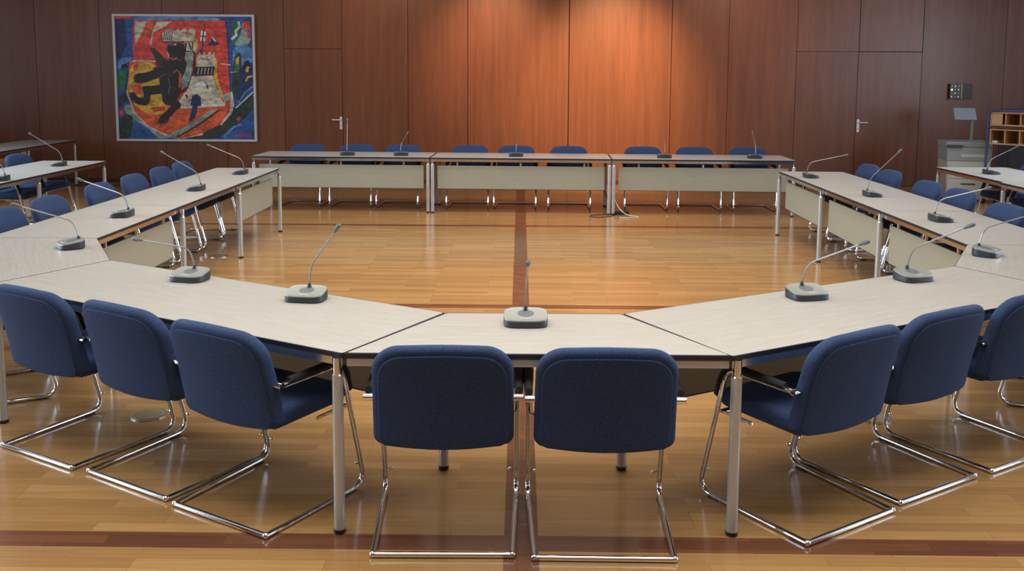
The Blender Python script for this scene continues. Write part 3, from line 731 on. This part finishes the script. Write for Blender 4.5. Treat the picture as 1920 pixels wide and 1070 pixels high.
for x, y, lb in ((4.15, 10.45, 'farthest'), (4.12, 9.79, 'second farthest'), (4.06, 8.76, 'third farthest'), (4.06, 8.12, 'fourth farthest'), (3.94, 7.14, 'fifth farthest, at the right picture edge')):
    ch(x, y, 180, 'blue chair facing left behind the right row, %s' % lb)
for x, lb in ((-2.86, 'first from the left'), (-2.15, 'second from the left'), (-1.50, 'third from the left'), (-.53, 'fourth from the left'), (.125, 'fifth from the left, in the centre'), (.87, 'fourth from the right'), (1.915, 'third from the right'), (2.64, 'second from the right'), (3.385, 'first from the right')):
    ch(x, 13.02-.0395*(x), -92.2, 'blue chair behind the back tables, %s' % lb)
GO = 'blue chairs behind the outer tables'
ch(-6.03, 11.22, -2, 'bright blue chair behind the far outer left table, its back above the white top', GO)
ch(-5.95, 10.45, 3, 'blue chair at the left picture edge behind the outer left table', GO)
ch(-6.0, 9.55, 0, 'blue chair behind the second outer left table, hardly seen past the picture edge', GO)
ch(6.22, 10.72, 180, 'bright blue chair behind the outer right table at the right picture edge', GO)
ch(6.20, 10.00, 178, 'second chair behind the outer right table, seat seen beneath the white top', GO)
proto = None
for x, y, rz, lb, g in chairs:
    if y < 4.5: x *= .9934; y *= .9934
    if proto is None:
        proto = make_chair(lb, g); proto.location = (x, y, 0); proto.rotation_euler = (0, 0, rz)
    else: dup(proto, (x, y, 0), rz, lb, g)

# ------------------------------------------------------------------ microphones
GM = 'gooseneck conference microphones on the tables'
MICM = {}
def mic_base(root):
    if not MICM:
        # wedge base: local -y faces the sitter (low), +y is the tall back
        def sup(w, d, n=40, e=3.6):
            return [(w*math.copysign(abs(math.cos(2*PI*k/n))**(2/e), math.cos(2*PI*k/n)), d*math.copysign(abs(math.sin(2*PI*k/n))**(2/e), math.sin(2*PI*k/n))) for k in range(n)]
        def top(y): return .030+.024*((y+.075)/.15)
        bm = bmesh.new(); R = []
        for k, (s, zf) in enumerate(((.94, 0), (1, .15), (1, .85), (.985, 1))):
            R.append([bm.verts.new((x*s, y*s, zf*top(y))) for x, y in sup(.096, .075)])
        for a, b in zip(R, R[1:]):
            for i in range(40): bm.faces.new((a[i], a[(i+1) % 40], b[(i+1) % 40], b[i]))
        bm.faces.new(R[0]); bm.faces.new(R[-1]); MICM['base'] = None
        b_ = obj('base', bm, MICDARK, root, True)
        bm = bmesh.new(); R = []
        for s, dz in ((1.0, -.002), (1.0, .001), (.985, .0035), (.955, .0030), (.5, .0028)):
            R.append([bm.verts.new((x*s, y*s, top(y*s)+dz)) for x, y in sup(.0955, .074)])
        for a, b in zip(R, R[1:]):
            for i in range(40): bm.faces.new((a[i], a[(i+1) % 40], b[(i+1) % 40], b[i]))
        bm.faces.new(R[0]); bm.faces.new(R[-1]); f = obj('silver_face', bm, MICSIL, root, True); f['label'] = 'silver top face'
        bm = bmesh.new(); vs = [bm.verts.new((.036*math.cos(2*PI*k/28), .008+.036*math.sin(2*PI*k/28), top(.008+.036*math.sin(2*PI*k/28))+.0038)) for k in range(28)]
        vs2 = [bm.verts.new((v.co.x*1.03, (v.co.y-.008)*1.03+.008, v.co.z-.003)) for v in vs]; bm.faces.new(vs)
        for k in range(28): bm.faces.new((vs[k], vs2[k], vs2[(k+1) % 28], vs[(k+1) % 28]))
        g = obj('speaker_grille', bm, MICGRILL, root)
        bm = bmesh.new(); box(bm, -.022, .022, -.052, -.046, top(-.05)+.003, top(-.05)+.0045); l_ = obj('emblem', bm, PALE, root)
        bm = bmesh.new(); tube(bm, [(0, .045, top(.045)), (0, .045, top(.045)+.022)], [.012, .007], 14); s_ = obj('neck_socket', bm, MICDARK, root, True)
        MICM['m'] = [(q.name.split('.')[0], q.data) for q in (b_, f, g, l_, s_)]
    else:
        for n_, d in MICM['m']:
            q = bpy.data.objects.new(n_, d); C.objects.link(q); q.parent = root
            if n_ == 'silver_face': q['label'] = 'silver top face'

def mic(x, y, ang, tip, label, straight=False):
    """ang: world direction (deg) of the sitter; tip: neck end relative to the neck root, world axes"""
    a = math.radians(ang); rz = a+PI/2
    root = thing('desk_microphone', label, 'microphone', (x, y, ZT), rz, GM)
    mic_base(root)
    R_ = Matrix.Rotation(-rz, 3, 'Z'); T = R_ @ Vector(tip); p0 = Vector((0, .045, .065)); p1 = p0+Vector((T.x*.07, T.y*.07, .10)); p3 = p0+T
    if straight: p1 = p0+T*.3
    d = (p3-p1).normalized(); ph = p3-d*.062
    pts = fillet([p0, p1, ph], .085, 10)
    bm = bmesh.new(); tube(bm, pts, .0042, 8); nk = obj('gooseneck', bm, NECK, root, True)
    bm = bmesh.new(); tube(bm, [ph, ph+d*.010, ph+d*.02, ph+d*.030, ph+d*.05, ph+d*.062], [.0045, .0075, .0082, .0105, .0112, .006], 12)
    obj('microphone_head', bm, MICGRILL, root, True)
mic(.083, 3.905, 270, (.002, -.323, .269), 'microphone in the centre of the nearest trapezoid table, between its two chairs')
mic(-.965, 4.320, 262, (.186, -.189, .326), 'microphone on the angled left table, right one of its two, neck raised to the right')
mic(-1.668, 4.735, 258, (-.200, -.300, .200), 'microphone on the angled left table, left one of its two, neck leaning left')
mic(-2.715, 5.62, 215, (-.30, -.20, .235), 'silver-faced microphone on the left corner table')
mic(-2.925, 6.89, 182, (-.328, -.129, .24), 'microphone on the nearest table of the left row')
mic(-2.910, 8.50, 180, (-.330, -.101, .308), 'microphone on the middle table of the left row')
mic(-2.914, 9.94, 180, (-.371, -.103, .264), 'microphone on the farthest table of the left row')
mic(1.475, 4.415, 285, (.231, -.241, .256), 'microphone on the angled right table, left one of its two')
mic(2.180, 4.83, 290, (.247, -.208, .268), 'microphone on the angled right table, right one of its two')
mic(2.940, 5.53, 320, (.30, -.12, .22), 'microphone on the right corner table, its neck reaching to the picture edge')
mic(3.290, 6.88, 0, (.338, -.156, .214), 'microphone on the nearest table of the right row')
mic(3.345, 8.33, 0, (.258, -.083, .372), 'microphone on the middle table of the right row, neck pointing steeply up')
mic(3.290, 9.88, 0, (.397, -.134, .20), 'microphone on the farthest table of the right row')
mic(-2.165, 12.36, 90, (.01, .022, .44), 'microphone on the left back table, left one of its two, neck straight up', True)
mic(-1.440, 12.36, 88, (.067, .34, .237), 'microphone on the left back table, right one of its two')
mic(.115, 12.32, 88, (.053, .339, .243), 'microphone on the middle back table')
mic(2.10, 12.22, 88, (.02, .304, .285), 'microphone on the right back table, left one of its two')
mic(3.31, 12.22, 88, (.02, .292, .293), 'microphone on the right back table, right one of its two')
mic(-5.275, 10.72, 185, (-.313, -.143, .332), 'microphone on the far outer left white table, neck leaning left')
mic(-5.125, 9.20, 185, (-.33, -.12, .25), 'dark microphone base cut by the left picture edge, on the second outer left table')
mic(5.50, 10.36, 0, (.294, -.146, .288), 'microphone on the outer right white table, neck leaning to the picture edge')

# ------------------------------------------------------------------ copier, stand, shelf
def copier():
    r = thing('copier', 'grey photocopier on a pale cabinet in the far right corner behind the white table', 'copier', (6.90, 13.80, 0), math.radians(-12))
    bm = bmesh.new(); box(bm, -.30, .30, -.28, .28, .03, .60, .01); c_ = obj('cabinet', bm, COPY2, r)
    for z in (.10, .34):
        bm = bmesh.new(); box(bm, -.285, .285, -.289, -.279, z, z+.21, .004); d = obj('drawer', bm, COPY2, c_)
        bm = bmesh.new(); box(bm, -.1, .1, -.296, -.289, z+.15, z+.17); obj('drawer_grip', bm, COPY3, d)
    bm = bmesh.new(); box(bm, -.31, .31, -.29, .28, .60, .80, .015); b_ = obj('body', bm, COPY1, r)
    bm = bmesh.new(); box(bm, -.12, .26, -.30, -.289, .655, .705, .003); obj('paper_slot', bm, COPY2, b_)
    bm = bmesh.new(); box(bm, -.32, .32, -.27, .28, .80, .885, .02); obj('lid', bm, COPY1, r)
    bm = bmesh.new(); box(bm, -.31, -.10, -.33, -.27, .80, .84, .006); obj('control_strip', bm, COPY3, r)
    for x in (-.24, .24):
        for y in (-.22, .22):
            bm = bmesh.new(); tube(bm, [(x-.01, y, .018), (x+.01, y, .018)], .018, 12); box(bm, x-.006, x+.006, y-.006, y+.006, .02, .032); obj('caster', bm, BLACKP, r)
copier()
def stand():
    r = thing('display_stand', 'slim grey stand with a tilted pale sheet holder behind the copier', 'stand', (7.32, 14.45, 0), math.radians(-10))
    bm = bmesh.new(); prism(bm, [(.16*math.cos(2*PI*k/24), .16*math.sin(2*PI*k/24)) for k in range(24)], 0, .02, .004); obj('base', bm, CHROME2, r)
    bm = bmesh.new(); tube(bm, [(0, 0, .02), (0, 0, 1.22)], .022, 12); obj('pole', bm, simple('pole_grey_green', srgb(112, 126, 118), .4), r, True)
    bm = bmesh.new(); box(bm, -.27, .05, -.012, .012, -.10, .12, .003, Matrix.Translation((0, 0, 1.25)) @ Matrix.Rotation(math.radians(-35), 4, 'X')); obj('sheet_holder', bm, simple('sheet_pale', srgb(150, 158, 168), .5), r)
stand()
def shelf():
    ang = math.atan2(-.75, .55)
    r = thing('pigeonhole_shelf', 'beech pigeonhole shelf in a blue tubular frame at the right picture edge', 'shelf', (6.97, 13.30, 0), ang)
    W = 1.30; bm = bmesh.new()
    tube(bm, fillet([(0, 0, .07), (0, 0, 1.365), (W, 0, 1.365), (W, 0, .07)], .09), .018, 12); tube(bm, fillet([(0, .34, .07), (0, .34, 1.365), (W, .34, 1.365), (W, .34, .07)], .09), .018, 12)
    for x in (0, W): tube(bm, [(x, 0, .12), (x, .34, .12)], .016, 10)
    obj('tube_frame', bm, BLUEPAINT, r, True)
    for zb, zt in ((1.145, 1.335), (.875, 1.095)):
        bm = bmesh.new(); x0, x1 = .03, W-.03
        box(bm, x0, x1, .01, .34, zb, zb+.018); box(bm, x0, x1, .01, .34, zt-.016, zt); box(bm, x0, x1, .33, .34, zb+.018, zt-.016)
        n = 6
        for k in range(n+1):
            x = x0+(x1-x0-.014)*k/n; box(bm, x, x+.014, .01, .33, zb+.018, zt-.016)
        u = obj('pigeonhole_row', bm, SHELFWOOD, r)
        bm = bmesh.new(); box(bm, .05, .20, .005, .012, zb+.02, zt-.02) if zb > 1 else box(bm, .05, .12, .05, .30, zb+.018, zb+.05); obj('hatch' if zb > 1 else 'paper_pile', bm, SHELFWOOD if zb > 1 else PALE, u)
    for z in (.50, .18):
        bm = bmesh.new(); box(bm, .03, W-.03, .01, .34, z, z+.022); obj('shelf_board', bm, SHELFWOOD, r)
    bm = bmesh.new(); box(bm, .03, W-.03, .335, .345, .20, .875); obj('back_board', bm, simple('back_dark', srgb(24, 20, 26), .6), r)  # dark sheet standing in for the shaded void below the rows
    for x in (0, W):
        for y in (0, .34):
            bm = bmesh.new(); tube(bm, [(x-.012, y, .035), (x+.012, y, .035)], .035, 14); obj('caster', bm, BLACKP, r, True)
shelf()

# ------------------------------------------------------------------ floor outlets, cables
for x, y, lb in ((-2.903, 9.078, 'round metal floor outlet under the left row, beside a table leg'), (-1.912, 4.74, 'round metal floor outlet beneath the angled left table'), (1.977, 4.757, 'round metal floor outlet beneath the angled right table')):
    r = thing('floor_outlet', lb, 'floor outlet', (x, y, 0), 0, 'round floor outlets')
    bm = bmesh.new(); prism(bm, [(.085*math.cos(2*PI*k/28), .085*math.sin(2*PI*k/28)) for k in range(28)], .0005, .008, .003); obj('cover', bm, DISC, r)
    bm = bmesh.new(); ring(bm, [(.095*math.cos(2*PI*k/28), .095*math.sin(2*PI*k/28)) for k in range(28)], [(.086*math.cos(2*PI*k/28), .086*math.sin(2*PI*k/28)) for k in range(28)], .0003, .006); obj('rim', bm, CHROME2, r)
r = thing('power_box', 'dark power box on the floor beside the back table legs', 'power box', (1.52, 12.04, 0), .3)
bm = bmesh.new(); box(bm, -.09, .09, -.05, .05, 0, .045, .008); obj('housing', bm, BLACKP, r)
for k in range(3):
    bm = bmesh.new(); tube(bm, [(-.05+k*.05, 0, .045), (-.05+k*.05, 0, .047)], .018, 14); obj('socket', bm, COPY3, r)
def smooth_path(P, n=10):
    P = [Vector(p) for p in P]; Q = [P[0]]+P+[P[-1]]; out = []
    for i in range(1, len(Q)-2):
        a, b, c, d = Q[i-1:i+3]
        for k in range(n):
            t = k/n; out.append(.5*((2*b)+(c-a)*t+(2*a-5*b+4*c-d)*t*t+(3*b-a-3*c+d)*t**3))
    out.append(P[-1]); return out
bm = bmesh.new(); tube(bm, smooth_path([(1.39, 12.14, .70), (1.40, 12.11, .35), (1.45, 12.02, .14), (1.55, 11.88, .03), (1.70, 11.78, .007), (1.62, 11.68, .007), (1.45, 11.72, .007)]), .006, 8)
tag(obj('white_cable', bm, CABLEW, None, True), 'white cable hanging from the back tables and curling on the floor', 'cable')
bm = bmesh.new(); tube(bm, smooth_path([(1.44, 12.0, .006), (1.36, 11.86, .006), (1.20, 11.74, .006), (1.08, 11.80, .006), (1.12, 11.92, .006), (1.30, 11.98, .006), (1.42, 12.02, .006)]), .005, 8)
tag(obj('dark_cable', bm, BLACKP, None, True), 'thin dark cable looped on the floor left of the power box', 'cable')
bm = bmesh.new(); tube(bm, smooth_path([(1.16, 12.72, .33), (1.24, 12.80, .335), (1.36, 12.78, .22), (1.42, 12.66, .08), (1.47, 12.3, .008), (1.50, 12.1, .008)]), .012, 8)
tag(obj('grey_cable', bm, simple('cable_grey', srgb(120, 116, 110), .5), None, True), 'grey cable duct slanting below the back tables behind the seam legs', 'cable')

# ------------------------------------------------------------------ light
def area(name, loc, rot, sx, sy, e, col=(1, 1, 1), spread=None):
    l = bpy.data.lights.new(name, 'AREA'); l.shape = 'RECTANGLE'; l.size = sx; l.size_y = sy; l.energy = e; l.color = col
    if spread: l.spread = spread
    o = bpy.data.objects.new(name, l); C.objects.link(o); o.location = loc; o.rotation_euler = rot; return o
def spot(name, loc, target, e, ang, col, blend=.6, size=.08):
    l = bpy.data.lights.new(name, 'SPOT'); l.energy = e; l.spot_size = math.radians(ang); l.spot_blend = blend; l.color = col; l.shadow_soft_size = size
    o = bpy.data.objects.new(name, l); C.objects.link(o); o.location = loc
    o.rotation_euler = (Vector(target)-Vector(loc)).to_track_quat('-Z', 'Y').to_euler(); return o
for i, (y, e) in enumerate(((-1.6, 78), (3.0, 158), (7.4, 195), (11.0, 125))):  # first row is an added fill for the chair backs
    area('ceiling_light_%d' % i, (0, y, ZC-.05), (0, 0, 0), 6.5, 2.0, e, (1, .96, .89), 2.1 if i else 2.8)
area('daylight_left', (XL-.25, 7.0, 2.4), (0, math.radians(-90), 0), 2.4, 10, 950, (.70, .85, 1), 2.2)
area('daylight_right', (XR+.25, 7.0, 2.4), (0, math.radians(90), 0), 2.4, 10, 800, (.74, .84, 1), 2.75)
for sx_ in (-1, 1): area('ceiling_light_side', (sx_*6.7, 9.8, ZC-.05), (0, 0, 0), 1.4, 3.6, 75, (.78, .88, 1), 1.6)  # added cool fill that brightens the outer tables, no fixture known
spot('wall_spot_a', (1.85, 12.7, 4.3), (1.75, 15.4, 1.6), 2300, 58, (1, .66, .36), 1., .3)
spot('wall_spot_b', (-.20, 12.9, 4.3), (-.25, 15.4, 2.2), 1100, 50, (1, .63, .38), 1., .3)
spot('wall_spot_c', (-2.1, 12.6, 4.3), (-2.1, 15.4, 2.8), 190, 60, (1, .70, .45), 1., .3)  # added wash that widens the warm glow to the left
spot('wall_spot_d', (3.8, 12.6, 4.3), (3.8, 15.4, 2.4), 260, 60, (1, .68, .46), 1., .3)  # extra fill for the right-hand panels, not a known lamp
w = bpy.data.worlds.new('sky'); scn.world = w; w.use_nodes = True
bg = w.node_tree.nodes['Background']; bg.inputs[0].default_value = (.72, .82, 1, 1); bg.inputs[1].default_value = 1.2
scn.view_settings.view_transform = 'Standard'; scn.view_settings.look = 'None'; scn.view_settings.exposure = .06
